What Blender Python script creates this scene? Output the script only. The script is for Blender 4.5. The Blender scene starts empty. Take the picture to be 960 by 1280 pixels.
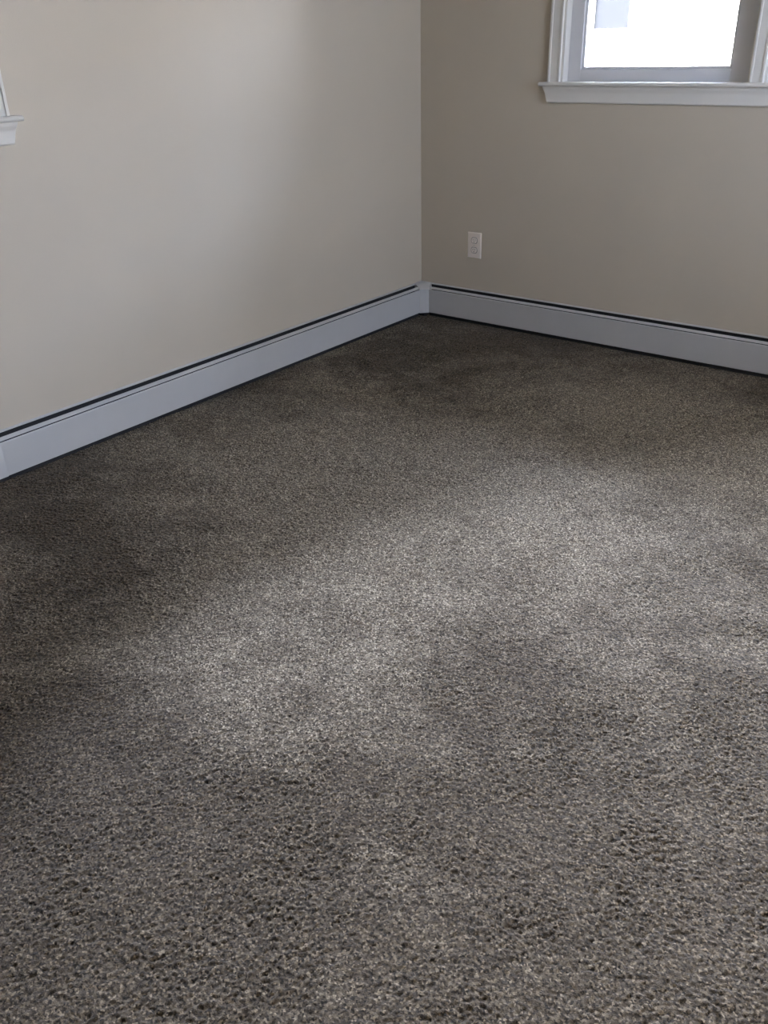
import bpy, bmesh, math
import numpy as np
from mathutils import Vector, Matrix

C = bpy.context.scene.collection
S = bpy.context.scene

# ------------------------------------------------------------------ camera
def cam_matrix(loc, yaw, pitch, roll):
    y, p, r = (math.radians(a) for a in (yaw, pitch, roll))
    f = Vector((math.sin(y)*math.cos(p), math.cos(y)*math.cos(p), -math.sin(p)))
    rt = Vector((math.cos(y), -math.sin(y), 0)); up = rt.cross(f)
    r2 = rt*math.cos(r) + up*math.sin(r); u2 = -rt*math.sin(r) + up*math.cos(r)
    m = Matrix((r2, u2, -f)).transposed().to_4x4(); m.translation = loc
    return m
cd = bpy.data.cameras.new('camera'); cam = bpy.data.objects.new('camera', cd); C.objects.link(cam)
cd.sensor_fit = 'VERTICAL'; cd.sensor_height = 36.0; cd.lens = 1075.0/1280*36.0
cd.clip_start = 0.05
cam.matrix_world = cam_matrix(Vector((3.436, -4.749, 1.6305)), -38.80, 28.65, -1.62)
S.camera = cam

# ------------------------------------------------------------------ sky, sun, exposure
S.view_settings.view_transform = 'Standard'; S.view_settings.look = 'None'
S.view_settings.gamma = 1.0; S.view_settings.use_curve_mapping = False
S.view_settings.exposure = 0.60
S.cycles.max_bounces = 14; S.cycles.diffuse_bounces = 8; S.cycles.transparent_max_bounces = 12
S.cycles.use_denoising = True
S.cycles.sample_clamp_indirect = 8

SKY = 300.0
w = bpy.data.worlds.new('sky'); S.world = w; w.use_nodes = True
nt = w.node_tree; nt.nodes.clear()
tc = nt.nodes.new('ShaderNodeTexCoord'); sx = nt.nodes.new('ShaderNodeSeparateXYZ')
rp = nt.nodes.new('ShaderNodeValToRGB'); bg = nt.nodes.new('ShaderNodeBackground'); wo = nt.nodes.new('ShaderNodeOutputWorld')
nt.links.new(tc.outputs['Generated'], sx.inputs[0]); nt.links.new(sx.outputs['Z'], rp.inputs[0])
tn = nt.nodes.new('ShaderNodeMix'); tn.data_type = 'RGBA'; tn.blend_type = 'MULTIPLY'; tn.inputs[0].default_value = 1.0
tr_ = nt.nodes.new('ShaderNodeValToRGB'); tr_.color_ramp.elements[0].position = 0.35; tr_.color_ramp.elements[1].position = 0.85
tr_.color_ramp.elements[0].color = (1, 1, 1, 1); tr_.color_ramp.elements[1].color = (0.77, 0.87, 1.0, 1)
nt.links.new(rp.outputs[0], tn.inputs[6]); nt.links.new(tr_.outputs[0], tn.inputs[7]); nt.links.new(tn.outputs[2], bg.inputs[0]); nt.links.new(bg.outputs[0], wo.inputs[0])
rp.color_ramp.elements[0].position = 0.0; rp.color_ramp.elements[0].color = (0.85, 0.89, 1.0, 1)
rp.color_ramp.elements[1].position = 0.8; rp.color_ramp.elements[1].color = (0.25, 0.30, 0.42, 1)
q_ = rp.color_ramp.elements.new(0.38); q_.color = (0.68, 0.76, 0.94, 1)
# hazy bright sky on the sunny side (-x), deeper blue on the far side
mr = nt.nodes.new('ShaderNodeMapRange'); nt.links.new(sx.outputs['X'], mr.inputs[0])
for i_, v_ in ((1, -1.0), (2, 1.0), (3, 0.0), (4, 1.0)): mr.inputs[i_].default_value = v_
nt.links.new(mr.outputs[0], tr_.inputs[0])
br = nt.nodes.new('ShaderNodeValToRGB'); nt.links.new(mr.outputs[0], br.inputs[0])
br.color_ramp.elements[0].color = (1, 1, 1, 1); br.color_ramp.elements[1].color = (0.085, 0.085, 0.085, 1)
k_ = br.color_ramp.elements.new(0.5); k_.color = (0.152, 0.152, 0.152, 1)
k_ = br.color_ramp.elements.new(0.27); k_.color = (0.92, 0.92, 0.92, 1)
mu = nt.nodes.new('ShaderNodeMath'); mu.operation = 'MULTIPLY'; mu.inputs[1].default_value = SKY
nt.links.new(br.outputs[0], mu.inputs[0]); nt.links.new(mu.outputs[0], bg.inputs[1])

sd = bpy.data.lights.new('sun', 'SUN'); sun = bpy.data.objects.new('sun', sd); C.objects.link(sun)
sd.energy = 14.0; sd.angle = math.radians(0.6); sd.color = (1.0, 0.90, 0.74)
sun.rotation_euler = Vector((0.30, 0.55, -0.95)).to_track_quat('-Z', 'Y').to_euler()
sun.location = (-4, -6, 9)

def portal(name, loc, rot, sx_, sy_):
    l = bpy.data.lights.new(name, 'AREA'); l.shape = 'RECTANGLE'; l.size = sx_; l.size_y = sy_
    l.cycles.is_portal = True
    o = bpy.data.objects.new(name, l); C.objects.link(o); o.location = loc; o.rotation_euler = rot
portal('daylight_portal_back', (2.0, 0.13, 1.88), (math.radians(-90), 0, 0), 2.3, 1.0)
portal('daylight_portal_left', (-0.13, -3.325, 1.88), (math.radians(90), 0, math.radians(-90)), 1.1, 1.0)
portal('daylight_portal_right', (4.58, -1.55, 1.88), (math.radians(90), 0, math.radians(90)), 1.4, 1.0)

# ------------------------------------------------------------------ materials
def mat(name, col, rough=0.5, metal=0.0, spec=0.5):
    m = bpy.data.materials.new(name); m.use_nodes = True
    b = m.node_tree.nodes['Principled BSDF']
    b.inputs['Base Color'].default_value = (*col, 1); b.inputs['Roughness'].default_value = rough
    b.inputs['Metallic'].default_value = metal; b.inputs['Specular IOR Level'].default_value = spec
    return m
def N(m, t, **kw):
    n = m.node_tree.nodes.new(t)
    for k, v in kw.items(): setattr(n, k, v)
    return n
def L(m, a, b): m.node_tree.links.new(a, b)
def noisy(m, scale, strength, dist, col=None, amt=0.04, cscale=3.0, detail=4):
    """fine surface bump and faint colour mottling, in object space"""
    b = m.node_tree.nodes['Principled BSDF']; t = N(m, 'ShaderNodeTexCoord')
    n = N(m, 'ShaderNodeTexNoise'); n.inputs['Scale'].default_value = scale; n.inputs['Detail'].default_value = detail
    L(m, t.outputs['Object'], n.inputs['Vector'])
    bp = N(m, 'ShaderNodeBump'); bp.inputs['Strength'].default_value = strength; bp.inputs['Distance'].default_value = dist
    L(m, n.outputs[0], bp.inputs['Height']); L(m, bp.outputs[0], b.inputs['Normal'])
    if col:
        n2 = N(m, 'ShaderNodeTexNoise'); n2.inputs['Scale'].default_value = cscale; n2.inputs['Detail'].default_value = 5
        L(m, t.outputs['Object'], n2.inputs['Vector'])
        r = N(m, 'ShaderNodeValToRGB'); L(m, n2.outputs[0], r.inputs[0])
        r.color_ramp.elements[0].position = 0.3; r.color_ramp.elements[1].position = 0.7
        r.color_ramp.elements[0].color = (*[c*(1-amt) for c in col], 1); r.color_ramp.elements[1].color = (*[c*(1+amt) for c in col], 1)
        L(m, r.outputs[0], b.inputs['Base Color'])
    return m
WALLC = (0.49, 0.435, 0.355)
m_wall = noisy(mat('greige_eggshell_wall_paint', WALLC, 0.42, spec=0.45), 170, 0.35, 0.0012, WALLC, 0.02, 2.0)
m_ceil = noisy(mat('flat_white_ceiling_paint', (0.50, 0.465, 0.41), 0.9), 120, 0.2, 0.001)
m_trim = noisy(mat('semi_gloss_white_trim_paint', (0.68, 0.66, 0.62), 0.30), 25, 0.06, 0.001, (0.68, 0.66, 0.62), 0.015, 6)
m_vinyl = noisy(mat('white_vinyl_sash', (0.62,0.62,0.64), 0.28), 40, 0.03, 0.0005)
m_heat = noisy(mat('white_enamelled_sheet_steel', (0.50, 0.50, 0.50), 0.34), 9, 0.05, 0.002, (0.50, 0.50, 0.50), 0.02, 8)
m_dark = noisy(mat('heater_shade_black', (0.012, 0.012, 0.013), 0.7), 60, 0.1, 0.001)  # near black, stands for the shade inside and under the heaters
m_fin = noisy(mat('darkened_aluminium_fins', (0.10, 0.10, 0.10), 0.5, 0.6), 80, 0.1, 0.001)  # fins coloured dark so the heater interior looks shaded
m_copper = noisy(mat('tarnished_copper', (0.20, 0.09, 0.05), 0.45, 0.9), 60, 0.1, 0.001)
m_plate = noisy(mat('ivory_white_outlet_plastic', (0.86, 0.775, 0.70), 0.35), 60, 0.03, 0.0005)
m_slot = noisy(mat('outlet_slot_shadow', (0.03, 0.027, 0.024), 0.6), 60, 0.03, 0.0005)
m_screw = noisy(mat('painted_screw', (0.62, 0.60, 0.56), 0.4, 0.3), 60, 0.03, 0.0005)

m_glass = bpy.data.materials.new('window_glass'); m_glass.use_nodes = True
g = m_glass.node_tree; g.nodes.clear()
o_ = g.nodes.new('ShaderNodeOutputMaterial'); mx = g.nodes.new('ShaderNodeMixShader')
tr = g.nodes.new('ShaderNodeBsdfTransparent'); gl = g.nodes.new('ShaderNodeBsdfGlossy'); fr = g.nodes.new('ShaderNodeFresnel')
gl.inputs['Roughness'].default_value = 0.02; fr.inputs['IOR'].default_value = 1.35; tr.inputs[0].default_value = (0.95, 0.95, 0.955, 1)
g.links.new(fr.outputs[0], mx.inputs[0]); g.links.new(tr.outputs[0], mx.inputs[1]); g.links.new(gl.outputs[0], mx.inputs[2]); g.links.new(mx.outputs[0], o_.inputs[0])

# carpet: flecked taupe yarn; each tuft its own tone, floor light painted over pile patches
CARP = (0.165, 0.145, 0.122)
def carpet_material():
    m = mat('flecked_taupe_cut_pile', CARP, 0.72, spec=0.14)
    b = m.node_tree.nodes['Principled BSDF']
    b.inputs['Sheen Weight'].default_value = 0.10; b.inputs['Sheen Roughness'].default_value = 0.45
    b.inputs['Sheen Tint'].default_value = (1.0, 0.96, 0.90, 1)
    t = N(m, 'ShaderNodeTexCoord')
    v = N(m, 'ShaderNodeTexVoronoi'); v.inputs['Scale'].default_value = 230
    L(m, t.outputs['Object'], v.inputs['Vector'])
    s = N(m, 'ShaderNodeSeparateColor'); L(m, v.outputs['Color'], s.inputs[0])
    r = N(m, 'ShaderNodeValToRGB'); L(m, s.outputs[0], r.inputs[0])
    e = r.color_ramp.elements
    e[0].position = 0.0; e[0].color = (0.014, 0.0112, 0.0080, 1)
    e[1].position = 1.0; e[1].color = (0.270, 0.244, 0.196, 1)
    for p, c in ((0.25, (0.045, 0.0370, 0.0270)), (0.55, (0.084, 0.0720, 0.0545)), (0.85, (0.132, 0.115, 0.089))):
        k = e.new(p); k.color = (*c, 1)
    n1 = N(m, 'ShaderNodeAttribute'); n1.attribute_name = 'nap_light'
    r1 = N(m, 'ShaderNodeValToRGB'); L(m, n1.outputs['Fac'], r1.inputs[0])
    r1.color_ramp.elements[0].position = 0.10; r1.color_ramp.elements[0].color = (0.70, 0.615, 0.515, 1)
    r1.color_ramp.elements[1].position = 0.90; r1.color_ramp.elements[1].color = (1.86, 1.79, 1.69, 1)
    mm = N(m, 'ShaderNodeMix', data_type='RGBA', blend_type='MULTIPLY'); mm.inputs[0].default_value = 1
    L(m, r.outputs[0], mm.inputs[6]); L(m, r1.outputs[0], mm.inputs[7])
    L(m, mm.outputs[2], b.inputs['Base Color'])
    n3 = N(m, 'ShaderNodeTexNoise'); n3.inputs['Scale'].default_value = 420; n3.inputs['Detail'].default_value = 2
    L(m, t.outputs['Object'], n3.inputs['Vector'])
    bp = N(m, 'ShaderNodeBump'); bp.inputs['Strength'].default_value = 0.6; bp.inputs['Distance'].default_value = 0.003
    L(m, n3.outputs[0], bp.inputs['Height']); L(m, bp.outputs[0], b.inputs['Normal'])
    return m
m_carpet = carpet_material()

# ------------------------------------------------------------------ mesh helpers
def box(bm, x0, x1, y0, y1, z0, z1):
    vs = [bm.verts.new(p) for p in ((x0,y0,z0),(x1,y0,z0),(x1,y1,z0),(x0,y1,z0),(x0,y0,z1),(x1,y0,z1),(x1,y1,z1),(x0,y1,z1))]
    for f in ((0,3,2,1),(4,5,6,7),(0,1,5,4),(1,2,6,5),(2,3,7,6),(3,0,4,7)): bm.faces.new([vs[i] for i in f])
def prism(bm, prof, axis, a, b):
    """closed profile of (depth from wall, height) swept from a to b; axis 'x' = back wall, 'y' = left wall; depth runs into the room.
    a or b may be functions of depth (mitred ends)"""
    fa = a if callable(a) else (lambda d: a); fb = b if callable(b) else (lambda d: b)
    def P(d, h, s): return (s, -d, h) if axis == 'x' else (d, s, h)
    A = [bm.verts.new(P(d, h, fa(d))) for d, h in prof]; B = [bm.verts.new(P(d, h, fb(d))) for d, h in prof]
    n = len(prof)
    bm.faces.new(A); bm.faces.new(B[::-1])
    for i in range(n): bm.faces.new([A[i], B[i], B[(i+1)%n], A[(i+1)%n]])
def cyl(bm, p0, p1, r, seg=16):
    p0, p1 = Vector(p0), Vector(p1); d = p1-p0
    q = d.to_track_quat('Z', 'Y').to_matrix().to_4x4(); q.translation = (p0+p1)/2
    bmesh.ops.create_cone(bm, cap_ends=True, segments=seg, radius1=r, radius2=r, depth=d.length, matrix=q)
def obj(name, bm, m, parent=None, bevel=0.0, smooth=False, seg=2):
    bmesh.ops.recalc_face_normals(bm, faces=bm.faces)
    me = bpy.data.meshes.new(name); bm.to_mesh(me); bm.free()
    o = bpy.data.objects.new(name, me); C.objects.link(o); me.materials.append(m)
    if parent: o.parent = parent
    if bevel:
        md = o.modifiers.new('bevel', 'BEVEL'); md.width = bevel; md.segments = seg; md.limit_method = 'ANGLE'; md.angle_limit = math.radians(35)
        for p in me.polygons: p.use_smooth = True
        md.harden_normals = True
    elif smooth:
        for p in me.polygons: p.use_smooth = True
    return o
def empty(name, label=None, cat=None, kind=None, group=None):
    o = bpy.data.objects.new(name, None); C.objects.link(o)
    return tag(o, label, cat, kind, group)
def tag(o, label=None, cat=None, kind=None, group=None):
    if label: o['label'] = label
    if cat: o['category'] = cat
    if kind: o['kind'] = kind
    if group: o['group'] = group
    return o

# ------------------------------------------------------------------ the room
RX, FY, CH, T = 4.45, -7.4, 2.46, 0.16            # right wall, front wall, ceiling height, wall thickness
Z0, Z1 = 1.398, 2.32                               # window opening
BW = (0.946, 3.046)                                # double window on the back wall, along x
LW = (-3.825, -2.825)                              # double window on the left wall, along y
RW = (-2.20, -0.90)                                # added unseen window on the right wall, lets in extra daylight

bm = bmesh.new()
box(bm, -T, BW[0], 0, T, -0.05, CH); box(bm, BW[1], RX+T, 0, T, -0.05, CH)
box(bm, BW[0], BW[1], 0, T, -0.05, Z0); box(bm, BW[0], BW[1], 0, T, Z1, CH)
tag(obj('wall_back', bm, m_wall), 'greige painted wall with the large window and the outlet', 'wall', 'structure')
bm = bmesh.new()
box(bm, -T, 0, LW[1], 0, -0.05, CH); box(bm, -T, 0, FY-T, LW[0], -0.05, CH)
box(bm, -T, 0, LW[0], LW[1], -0.05, Z0); box(bm, -T, 0, LW[0], LW[1], Z1, CH)
tag(obj('wall_left', bm, m_wall), 'greige painted wall above the longer heater, pale in daylight', 'wall', 'structure')
bm = bmesh.new()
box(bm, RX, RX+T, RW[1], 0, -0.05, CH); box(bm, RX, RX+T, FY-T, RW[0], -0.05, CH)
box(bm, RX, RX+T, RW[0], RW[1], -0.05, Z0); box(bm, RX, RX+T, RW[0], RW[1], Z1, CH)
tag(obj('wall_right', bm, m_wall), 'greige painted wall closing the room on the right', 'wall', 'structure')
bm = bmesh.new(); box(bm, 0, RX, FY-T, FY, -0.05, CH)
tag(obj('wall_front', bm, m_wall), 'greige painted wall behind the viewer', 'wall', 'structure')
bm = bmesh.new(); box(bm, -T-0.6, RX+T+0.6, FY-T-0.6, T+0.6, CH, CH+0.12)  # overhang past the walls added as unseen eaves, cuts steep sky light
tag(obj('ceiling', bm, m_ceil), 'flat white ceiling', 'ceiling', 'structure')

# carpeted floor: a real height field, tufts about 5 mm across
def carpet_mesh():
    rng = np.random.default_rng(7)
    st = 0.0033
    xs = np.concatenate([np.arange(0, 3.62, st), np.arange(3.62, RX, 0.05), [RX]])
    ys = np.concatenate([[FY], np.arange(FY+0.05, -4.62, 0.05), np.arange(-4.62, 0, st), [0.0]])
    nx, ny = len(xs), len(ys)
    X, Y = np.meshgrid(xs, ys)
    h = rng.random((ny, nx)).astype(np.float32)
    def blur(a, wgt=0.25):
        b = a.copy(); b[1:-1] = a[1:-1]*(1-2*wgt) + wgt*(a[:-2]+a[2:]); a = b.copy()
        b = a.copy(); b[:, 1:-1] = a[:, 1:-1]*(1-2*wgt) + wgt*(a[:, :-2]+a[:, 2:]); return b
    def smooth_noise(cell, seed):
        g = np.random.default_rng(seed).random((int(8/cell)+4, int(6/cell)+4))
        u = X/cell; v = (Y+7)/cell; i = u.astype(int); j = v.astype(int); a = u-i; b = v-j
        a = a*a*(3-2*a); b = b*b*(3-2*b)
        return (g[j, i]*(1-a)*(1-b) + g[j, i+1]*a*(1-b) + g[j+1, i]*(1-a)*b + g[j+1, i+1]*a*b)
    rough = smooth_noise(0.16, 1)*0.6 + smooth_noise(0.05, 2)*0.4
    clump = smooth_noise(0.011, 4)
    dents = smooth_noise(0.03, 5)
    hb = blur(h, 0.18)
    hb = (hb-hb.mean())/hb.std()
    Z = 0.00135*hb*(0.35+1.2*rough) + 0.0016*(clump-0.5)*(0.5+rough) + 0.0020*(dents-0.5) + 0.006*(smooth_noise(0.11, 6)-0.5) + 0.010*(smooth_noise(0.4, 8)-0.5)
    Z = Z - 0.006
    # floor light and shade painted per vertex, mixed with random pile patches
    light_targets = [(1.8,-2.7,.5),(1.7,-3.6,.25),(2.3,-1.3,1.0),(2.1,-1.9,.9),(1.5,-2.1,.6),(.7,-1.8,.35),(.8,-3.3,.1),(1.2,-3.5,.1),(2.8,-2.8,-.4),(2.1,-4.25,-.4),(2.75,-3.95,-.7),(3.2,-3.55,-.6),(2.45,-3.5,-.3),(.45,-.6,-.4),(1.5,-.6,-.1),(2.3,-2.4,.5)]
    wx, wy, wv = (np.array(c) for c in zip(*light_targets)); wv = wv-wv.mean()
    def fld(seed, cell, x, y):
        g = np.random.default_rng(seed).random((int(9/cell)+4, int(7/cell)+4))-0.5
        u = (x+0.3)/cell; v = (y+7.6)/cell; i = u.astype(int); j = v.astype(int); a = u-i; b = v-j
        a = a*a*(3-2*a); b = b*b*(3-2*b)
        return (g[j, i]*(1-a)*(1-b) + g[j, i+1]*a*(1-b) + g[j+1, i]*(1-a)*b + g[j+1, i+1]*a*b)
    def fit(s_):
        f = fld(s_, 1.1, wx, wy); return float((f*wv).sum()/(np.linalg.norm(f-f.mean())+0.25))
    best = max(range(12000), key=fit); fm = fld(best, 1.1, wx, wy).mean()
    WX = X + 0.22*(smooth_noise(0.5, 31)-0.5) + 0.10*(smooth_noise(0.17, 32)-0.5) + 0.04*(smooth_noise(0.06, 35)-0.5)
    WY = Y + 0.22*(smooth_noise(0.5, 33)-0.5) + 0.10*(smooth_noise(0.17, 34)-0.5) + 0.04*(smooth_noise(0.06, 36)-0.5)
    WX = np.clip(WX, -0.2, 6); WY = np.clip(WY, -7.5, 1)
    nap_light = (fld(best, 1.1, WX, WY)-fm)*2.0 + fld(57, 0.42, WX, WY)*0.45 + fld(42, 0.19, WX, WY)*0.55 + fld(43, 0.08, WX, WY)*0.42 + fld(44, 0.035, X, Y)*0.30
    nap_light = np.clip(0.5 + nap_light*0.75, 0, 1).astype(np.float32)
    edge = np.minimum(np.minimum(X, RX-X), np.minimum(-Y, Y-FY))
    Z = np.where(edge < 1e-6, -0.004, Z)
    jx = (rng.random((ny, nx))-0.5)*0.003; jy = (rng.random((ny, nx))-0.5)*0.003
    jx[:, 0] = jx[:, -1] = 0; jy[0] = jy[-1] = 0
    co = np.stack([X+jx, Y+jy, Z], -1).reshape(-1, 3).astype(np.float32)
    idx = np.arange(nx*ny).reshape(ny, nx)
    q = np.stack([idx[:-1, :-1], idx[:-1, 1:], idx[1:, 1:], idx[1:, :-1]], -1).reshape(-1).astype(np.int32)
    nf = len(q)//4
    me = bpy.data.meshes.new('floor')
    me.vertices.add(len(co)); me.vertices.foreach_set('co', co.ravel())
    me.loops.add(len(q)); me.loops.foreach_set('vertex_index', q)
    me.polygons.add(nf); me.polygons.foreach_set('loop_start', np.arange(0, nf*4, 4, dtype=np.int32))
    me.polygons.foreach_set('use_smooth', np.ones(nf, dtype=bool))
    me.update(calc_edges=True)
    at = me.attributes.new('nap_light', 'FLOAT', 'POINT'); at.data.foreach_set('value', nap_light.ravel())
    return me
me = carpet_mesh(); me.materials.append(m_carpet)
fl = bpy.data.objects.new('floor', me); C.objects.link(fl)
tag(fl, 'floor under flecked taupe cut pile wall to wall carpet', 'floor', 'structure')
bm = bmesh.new(); box(bm, -T-0.3, RX+T+0.3, FY-T-0.3, T+0.3, -0.30, -0.05)
tag(obj('floor_slab', bm, m_ceil), 'slab under the carpet', 'floor', 'structure')

# ------------------------------------------------------------------ windows
def window(name, axis, lo, hi, mull, label):
    """double window; built in wall coordinates: s along the wall, d depth into the room (negative = outwards)"""
    root = empty(name, label, 'window', 'structure')
    def bx(bm, s0, s1, d0, d1, z0, z1):
        if axis == 'x': box(bm, s0, s1, -d1, -d0, z0, z1)
        else: box(bm, d0, d1, s0, s1, z0, z1)
    CW = 0.072
    c0, c1 = lo-CW, hi+CW
    # casings: flat board with a raised inner bead and back band
    def casing(s0, s1, z0, z1):
        bm = bmesh.new(); bx(bm, s0, s1, 0, 0.016, z0, z1)
        return bm
    top = Z1+CW
    bm = casing(c0, lo, Z0, top); bx(bm, lo-0.012, lo, 0.016, 0.020, Z0, Z1); bx(bm, c0, c0+0.014, 0.016, 0.022, Z0, top)
    obj('casing', bm, m_trim, root, 0.002)
    bm = casing(hi, c1, Z0, top); bx(bm, hi, hi+0.012, 0.016, 0.020, Z0, Z1); bx(bm, c1-0.014, c1, 0.016, 0.022, Z0, top)
    obj('casing', bm, m_trim, root, 0.002)
    bm = casing(lo, hi, Z1, top); bx(bm, c0+0.014, c1-0.014, 0.016, 0.022, top-0.014, top)
    obj('head_casing', bm, m_trim, root, 0.002)
    mid = (lo+hi)/2
    if mull: bm = bmesh.new(); bx(bm, mid-mull/2, mid+mull/2, -0.135, 0.016, Z0, Z1)
    if mull: bx(bm, mid-mull/2, mid-mull/2+0.012, 0.016, 0.020, Z0, Z1); bx(bm, mid+mull/2-0.012, mid+mull/2, 0.016, 0.020, Z0, Z1)
    if mull: obj('mullion', bm, m_trim, root, 0.002)
    # stool (with rounded nose) and moulded apron
    prof = [(-0.135, Z0-0.022), (0.0, Z0-0.022), (0.0, Z0-0.004), (0.045, Z0-0.004), (0.050, Z0+0.001), (0.0515, Z0+0.006), (0.050, Z0+0.011), (0.045, Z0+0.016), (-0.075, Z0+0.017), (-0.135, Z0+0.012)]
    bm = bmesh.new()
    ax = 'x' if axis == 'x' else 'y'
    # inner part fits between jambs, nose runs past the casing
    prism(bm, [(-0.135, Z0-0.001), (0.0, Z0-0.001), (0.0, Z0+0.0165), (-0.075, Z0+0.017), (-0.135, Z0+0.012)], ax, lo, hi)
    prism(bm, [(0.0, Z0-0.004), (0.042, Z0-0.004), (0.0475, Z0-0.001), (0.0500, Z0+0.005), (0.0475, Z0+0.0115), (0.042, Z0+0.0165), (0.0, Z0+0.0165)], ax, c0-0.040, c1+0.040)
    obj('sill', bm, m_trim, root, 0.0008)
    zt = Z0-0.004
    ap = [(0.0, zt-0.084), (0.012, zt-0.084), (0.018, zt-0.078), (0.019, zt-0.062), (0.019, zt-0.036), (0.021, zt-0.028), (0.026, zt-0.020), (0.030, zt-0.010), (0.031, zt), (0.0, zt)]
    bm = bmesh.new()
    # ends cut back at a slant, as in the photograph: wider at the top
    def slant(bm):
        def P(d, h, s): return (s, -d, h) if axis == 'x' else (d, s, h)
        A = [bm.verts.new(P(d, h, c0-0.022+0.026*(zt-h)/0.084)) for d, h in ap]
        B = [bm.verts.new(P(d, h, c1+0.022-0.026*(zt-h)/0.084)) for d, h in ap]
        n = len(ap); bm.faces.new(A); bm.faces.new(B[::-1])
        for i in range(n): bm.faces.new([A[i], B[i], B[(i+1)%n], A[(i+1)%n]])
    slant(bm); obj('apron', bm, m_trim, root, 0.0008)
    # jamb liners
    zs = Z0+0.014
    for k, (s0, s1) in enumerate(((lo, mid-mull/2), (mid+mull/2, hi)) if mull else ((lo, hi),)):
        bm = bmesh.new()
        bx(bm, s0, s0+0.012, -0.135, -0.002, zs, Z1); bx(bm, s1-0.012, s1, -0.135, -0.002, zs, Z1); bx(bm, s0+0.012, s1-0.012, -0.135, -0.002, Z1-0.012, Z1)
        obj('jamb', bm, m_trim, root, 0.001)
        # double hung: lower sash inside, upper sash outside
        a, b = s0+0.012, s1-0.012
        if mull:
            bm = bmesh.new()
            if k == 0: bx(bm, b-0.032, b, -0.130, -0.050, zs, Z1-0.012); b -= 0.032
            else: bx(bm, a, a+0.032, -0.130, -0.050, zs, Z1-0.012); a += 0.032
            obj('sash_track', bm, m_vinyl, root, 0.001)
        zm = (zs+Z1)/2+0.03
        for (z0, z1, d0, d1, rb, rt_) in ((zs, zm, -0.090, -0.055, 0.060, 0.036), (zm-0.036, Z1-0.012, -0.127, -0.092, 0.036, 0.045)):
            st = 0.074
            bm = bmesh.new()
            bx(bm, a, a+st, d0, d1, z0, z1); bx(bm, b-st, b, d0, d1, z0, z1)
            bx(bm, a+st, b-st, d0, d1, z0, z0+rb); bx(bm, a+st, b-st, d0, d1, z1-rt_, z1)
            sash = obj('sash', bm, m_vinyl, root, 0.0025)
            bm = bmesh.new(); e = 0.013
            for (p0, p1, q0, q1) in ((a+st, a+st+e, z0+rb, z1-rt_), (b-st-e, b-st, z0+rb, z1-rt_), (a+st+e, b-st-e, z0+rb, z0+rb+e), (a+st+e, b-st-e, z1-rt_-e, z1-rt_)):
                bx(bm, p0, p1, d0+0.002, (d0+d1)/2+0.004, q0, q1)
            obj('glazing_bead', bm, m_vinyl, sash, 0.001)
            bm = bmesh.new(); bx(bm, a+st+0.004, b-st-0.004, (d0+d1)/2-0.003, (d0+d1)/2+0.002, z0+rb+0.004, z1-rt_-0.004)
            obj('pane', bm, m_glass, sash)
    return root
window('window_1', 'x', BW[0], BW[1], 0.066, 'white double window with deep sill on the back wall, glass blown out by daylight')
window('window_2', 'y', LW[0], LW[1], 0, 'white trimmed window at the left picture edge, only its sill end showing')

w3 = window('added_window', 'y', -RW[1], -RW[0], 0, 'added white window on the right wall, unseen, for extra daylight')
w3.rotation_euler = (0, 0, math.pi); w3.location = (RX, 0, 0)

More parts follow.
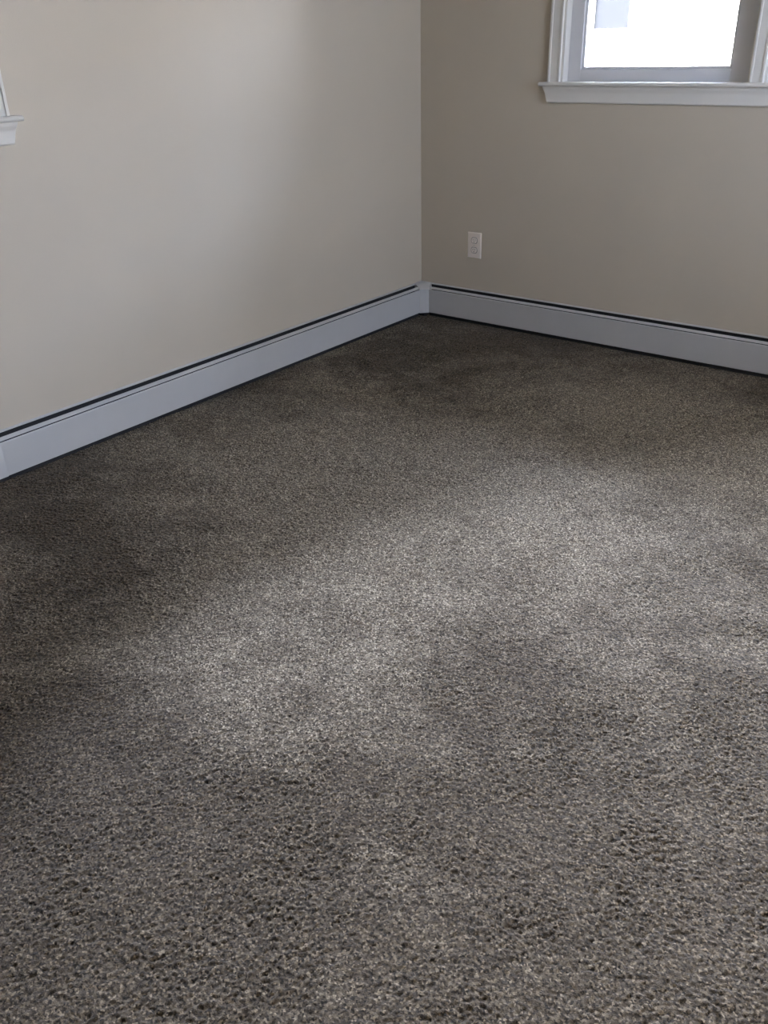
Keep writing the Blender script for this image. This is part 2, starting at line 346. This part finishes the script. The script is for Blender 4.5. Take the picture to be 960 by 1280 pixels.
# ------------------------------------------------------------------ baseboard heaters
def heater(name, axis, a, b, cap_at, label, damper_tilt=0.0, group='white baseboard heaters'):
    """a..b along the wall; cap_at = far end covered by an end cap"""
    root = empty(name, label, 'heater', None, group)
    # back plate with folded top lip
    bm = bmesh.new()
    prism(bm, [(0.001, 0.004), (0.003, 0.004), (0.003, 0.2015), (0.0150, 0.1994), (0.0160, 0.2008), (0.0155, 0.2020), (0.004, 0.2062), (0.001, 0.2062)], axis, a, b)
    obj('back_plate', bm, m_heat, root, 0.0004)
    # dark sheet painting the shade inside the slot
    bm = bmesh.new(); prism(bm, [(0.003, 0.012), (0.0045, 0.012), (0.0045, 0.1985), (0.003, 0.1985)], axis, a, b)
    obj('interior_shade', bm, m_dark, root)
    # adjustable damper blade
    bm = bmesh.new(); k = damper_tilt
    prism(bm, [(0.0345, 0.1862+k), (0.0350, 0.1882+k), (0.0375, 0.1884+k), (0.0548, 0.1806), (0.0546, 0.1780), (0.0520, 0.1782)], axis, a, b)
    obj('damper', bm, m_heat, root, 0.0006)
    # front cover: rolled top, flat face, hemmed bottom
    bm = bmesh.new()
    prism(bm, [(0.0555, 0.1735), (0.0585, 0.1755), (0.0612, 0.1752), (0.0628, 0.1728), (0.0630, 0.1690), (0.0620, 0.1655), (0.0620, 0.0270), (0.0612, 0.0215),
               (0.0560, 0.0200), (0.0470, 0.0200), (0.0470, 0.0215), (0.0560, 0.0220), (0.0595, 0.0245), (0.0600, 0.0290), (0.0600, 0.1690), (0.0570, 0.1715)], axis, a, b)
    obj('front_panel', bm, m_heat, root, 0.0003)
    # dark strip painting the shade in the gap under the cover
    bm = bmesh.new(); prism(bm, [(0.004, -0.003), (0.046, -0.003), (0.046, 0.014), (0.004, 0.014)], axis, a, b)
    obj('gap_shade', bm, m_dark, root)
    # finned copper pipe
    a = a(0.05) if callable(a) else a
    bm = bmesh.new()
    P = (lambda s, d, z: (s, -d, z)) if axis == 'x' else (lambda s, d, z: (d, s, z))
    cyl(bm, P(a, 0.030, 0.095), P(b, 0.030, 0.095), 0.011, 16); obj('copper_pipe', bm, m_copper, root, smooth=True)
    bm = bmesh.new(); n = int(abs(b-a)/0.012)
    for i in range(n):
        s = min(a, b)+0.006+i*0.012
        if axis == 'x': box(bm, s, s+0.0012, -0.054, -0.009, 0.065, 0.128)
        else: box(bm, 0.009, 0.054, s, s+0.0012, 0.065, 0.128)
    fn = obj('fins', bm, m_fin, root)
    # end cap
    sgn = 1 if cap_at > 0 else -1
    e0, e1 = cap_at, cap_at+0.075*sgn
    bm = bmesh.new()
    prism(bm, [(0.050, 0.0195), (0.0626, 0.0195), (0.0626, 0.1700), (0.0600, 0.1762), (0.0560, 0.1770), (0.050, 0.1770)], axis, e0, e1)
    t0 = cap_at+0.032*sgn
    prism(bm, [(0.001, 0.188), (0.001, 0.2068), (0.016, 0.2025), (0.060, 0.1785), (0.060, 0.166)], axis, t0, e1)
    obj('end_cap', bm, m_heat, root, 0.0008)
    return root
CA = 0.104
heater('baseboard_heater', 'y', lambda d: -(0.080+d*0.38), -3.215, -3.140, 'long white baseboard heater running along the left wall', 0.001)
heater('baseboard_heater.001', 'x', lambda d: 0.084+d*0.32, 4.30, 4.23, 'white baseboard heater along the back wall below the window and outlet')

# inside corner cover joining the two heaters
root = empty('corner_cover', 'small white metal corner cover joining the two baseboard heaters', 'heater cover')
bm = bmesh.new()
e = 0.1055
def ring(z_wall, z_front):
    pts = [((0.001, -0.001), z_wall), ((0.001, -0.082), z_wall), ((0.016, -0.087), z_wall-0.004), ((0.0635, -e), z_front), ((e, -0.0635), z_front), ((0.090, -0.016), z_wall-0.004), ((0.086, -0.001), z_wall)]
    return pts
top = [bm.verts.new((x, y, z)) for (x, y), z in ring(0.2085, 0.1790)]
bot = [bm.verts.new((x, y, 0.0185)) for (x, y), z in ring(0, 0)]
# top: bent along the fold that runs from the slot lips to the chamfered face
bm.faces.new([top[0], top[1], top[2], top[5], top[6]]); bm.faces.new([top[2], top[3], top[4], top[5]])
bm.faces.new(bot[::-1])
for i in range(7): bm.faces.new([top[i], bot[i], bot[(i+1) % 7], top[(i+1) % 7]])
obj('cover_shell', bm, m_heat, root, 0.0012)
bm = bmesh.new(); box(bm, 0.004, 0.080, -0.080, -0.004, -0.003, 0.0185)
obj('base_shade_block', bm, m_dark, root)

# ------------------------------------------------------------------ duplex outlet on the back wall
root = empty('wall_outlet', 'small white duplex outlet on the back wall above the heater, left of the window', 'outlet')
ox, oz, W, H = 0.4175, 0.485, 0.100, 0.158
bm = bmesh.new()
# plate with sloping edges
o1 = [(-W/2, -H/2), (W/2, -H/2), (W/2, H/2), (-W/2, H/2)]; k = 0.006
A = [bm.verts.new((ox+x, -0.0002, oz+z)) for x, z in o1]
A2 = [bm.verts.new((ox+x, -0.003, oz+z)) for x, z in o1]
B = [bm.verts.new((ox+x*(1-2*k/W), -0.0065, oz+z*(1-2*k/H))) for x, z in o1]
bm.faces.new(A[::-1]); bm.faces.new(B)
for P_, Q_ in ((A, A2), (A2, B)):
    for i in range(4): bm.faces.new([P_[i], P_[(i+1) % 4], Q_[(i+1) % 4], Q_[i]])
obj('cover_plate', bm, m_plate, root, 0.0008)
for dz in (0.030, -0.030):
    bm = bmesh.new(); n = 28; r = 0.0205; pts = []
    for i in range(n):
        a = 2*math.pi*i/n; x, z = r*math.cos(a), r*math.sin(a); z = max(-0.0165, min(0.0165, z)); pts.append((x, z))
    F = [bm.verts.new((ox+x, -0.0088, oz+dz+z)) for x, z in pts]; G = [bm.verts.new((ox+x, -0.0060, oz+dz+z)) for x, z in pts]
    bm.faces.new(F); bm.faces.new(G[::-1])
    for i in range(n): bm.faces.new([F[i], G[i], G[(i+1) % n], F[(i+1) % n]])
    rc = obj('receptacle', bm, m_plate, root, 0.0004)
    bm = bmesh.new()
    box(bm, ox-0.0085, ox-0.0060, -0.0091, -0.0080, oz+dz-0.001, oz+dz+0.0085)
    box(bm, ox+0.0060, ox+0.0085, -0.0091, -0.0080, oz+dz+0.000, oz+dz+0.0080)
    cyl(bm, (ox, -0.0080, oz+dz-0.0090), (ox, -0.0091, oz+dz-0.0090), 0.0029, 14)
    obj('socket_slots', bm, m_slot, rc)
    bm = bmesh.new()     # fine dark seam of the plate cut-out
    ov = [bm.verts.new((ox+x*1.14, -0.0066, oz+dz+z*1.14)) for x, z in pts]; iv = [bm.verts.new((ox+x, -0.0066, oz+dz+z)) for x, z in pts]
    ov2 = [bm.verts.new((ox+x*1.14, -0.0062, oz+dz+z*1.14)) for x, z in pts]
    for i in range(n):
        bm.faces.new([ov[i], iv[i], iv[(i+1) % n], ov[(i+1) % n]]); bm.faces.new([ov[i], ov2[i], ov2[(i+1) % n], ov[(i+1) % n]])
    obj('seam', bm, m_slot, rc)
bm = bmesh.new(); cyl(bm, (ox, -0.0060, oz), (ox, -0.0080, oz), 0.0038, 16)
obj('screw', bm, m_screw, root, 0.0005)

# ------------------------------------------------------------------ outside: ground, neighbouring house
m_ground = noisy(mat('dry_sunlit_lawn', (0.09, 0.075, 0.045), 0.9), 6, 0.3, 0.02, (0.09, 0.075, 0.045), 0.2, 1.5)
bm = bmesh.new(); box(bm, -30, 34, -36, 30, -0.9, -0.6)
tag(obj('ground', bm, m_ground), 'sunlit ground outside the house', 'ground', 'structure')
m_siding = mat('pale_siding', (0.60, 0.53, 0.43), 0.6)
t = N(m_siding, 'ShaderNodeTexCoord'); wv = N(m_siding, 'ShaderNodeTexWave', wave_type='BANDS', bands_direction='Z', wave_profile='SAW')
wv.inputs['Scale'].default_value = 1.2; L(m_siding, t.outputs['Object'], wv.inputs['Vector'])
bp = N(m_siding, 'ShaderNodeBump'); bp.inputs['Distance'].default_value = 0.02; L(m_siding, wv.outputs['Fac'], bp.inputs['Height'])
L(m_siding, bp.outputs[0], m_siding.node_tree.nodes['Principled BSDF'].inputs['Normal'])
m_blue = noisy(mat('pale_blue_house_glass', (0.0135, 0.0135, 0.0137), 0.9, spec=0.0), 3, 0.05, 0.01)
m_roof = noisy(mat('grey_shingles', (0.18, 0.17, 0.16), 0.9), 12, 0.4, 0.02)
root = empty('neighbour_house', 'pale neighbouring house washed out beyond the back window glass', 'house')
HY = 9.0
bm = bmesh.new(); box(bm, -9.0, 14.0, HY, HY+7, -0.6, 3.6)  # right part lengthened out of view to block low sky light
obj('house_wall', bm, m_siding, root, 0.01)
bm = bmesh.new()
vs = [bm.verts.new(p) for p in ((-9.4, HY-0.4, 3.5), (14.4, HY-0.4, 3.5), (14.4, HY+7.4, 3.5), (-9.4, HY+7.4, 3.5), (-9.4, HY+3.5, 5.6), (14.4, HY+3.5, 5.6))]
for f in ((0, 3, 2, 1), (0, 1, 5, 4), (2, 3, 4, 5), (1, 2, 5), (3, 0, 4)): bm.faces.new([vs[i] for i in f])
obj('house_roof', bm, m_roof, root)
bm = bmesh.new(); box(bm, -3.26, -2.70, HY-0.02, HY-0.001, 1.72, 2.75)
hw = obj('house_window', bm, m_blue, root, 0.008)
bm = bmesh.new()
for q in ((-3.34, -3.26, 1.64, 2.83), (-2.70, -2.62, 1.64, 2.83), (-3.26, -2.70, 1.64, 1.72), (-3.26, -2.70, 2.75, 2.83)): box(bm, q[0], q[1], HY-0.05, HY-0.001, q[2], q[3])
obj('window_surround', bm, m_siding, hw, 0.004)
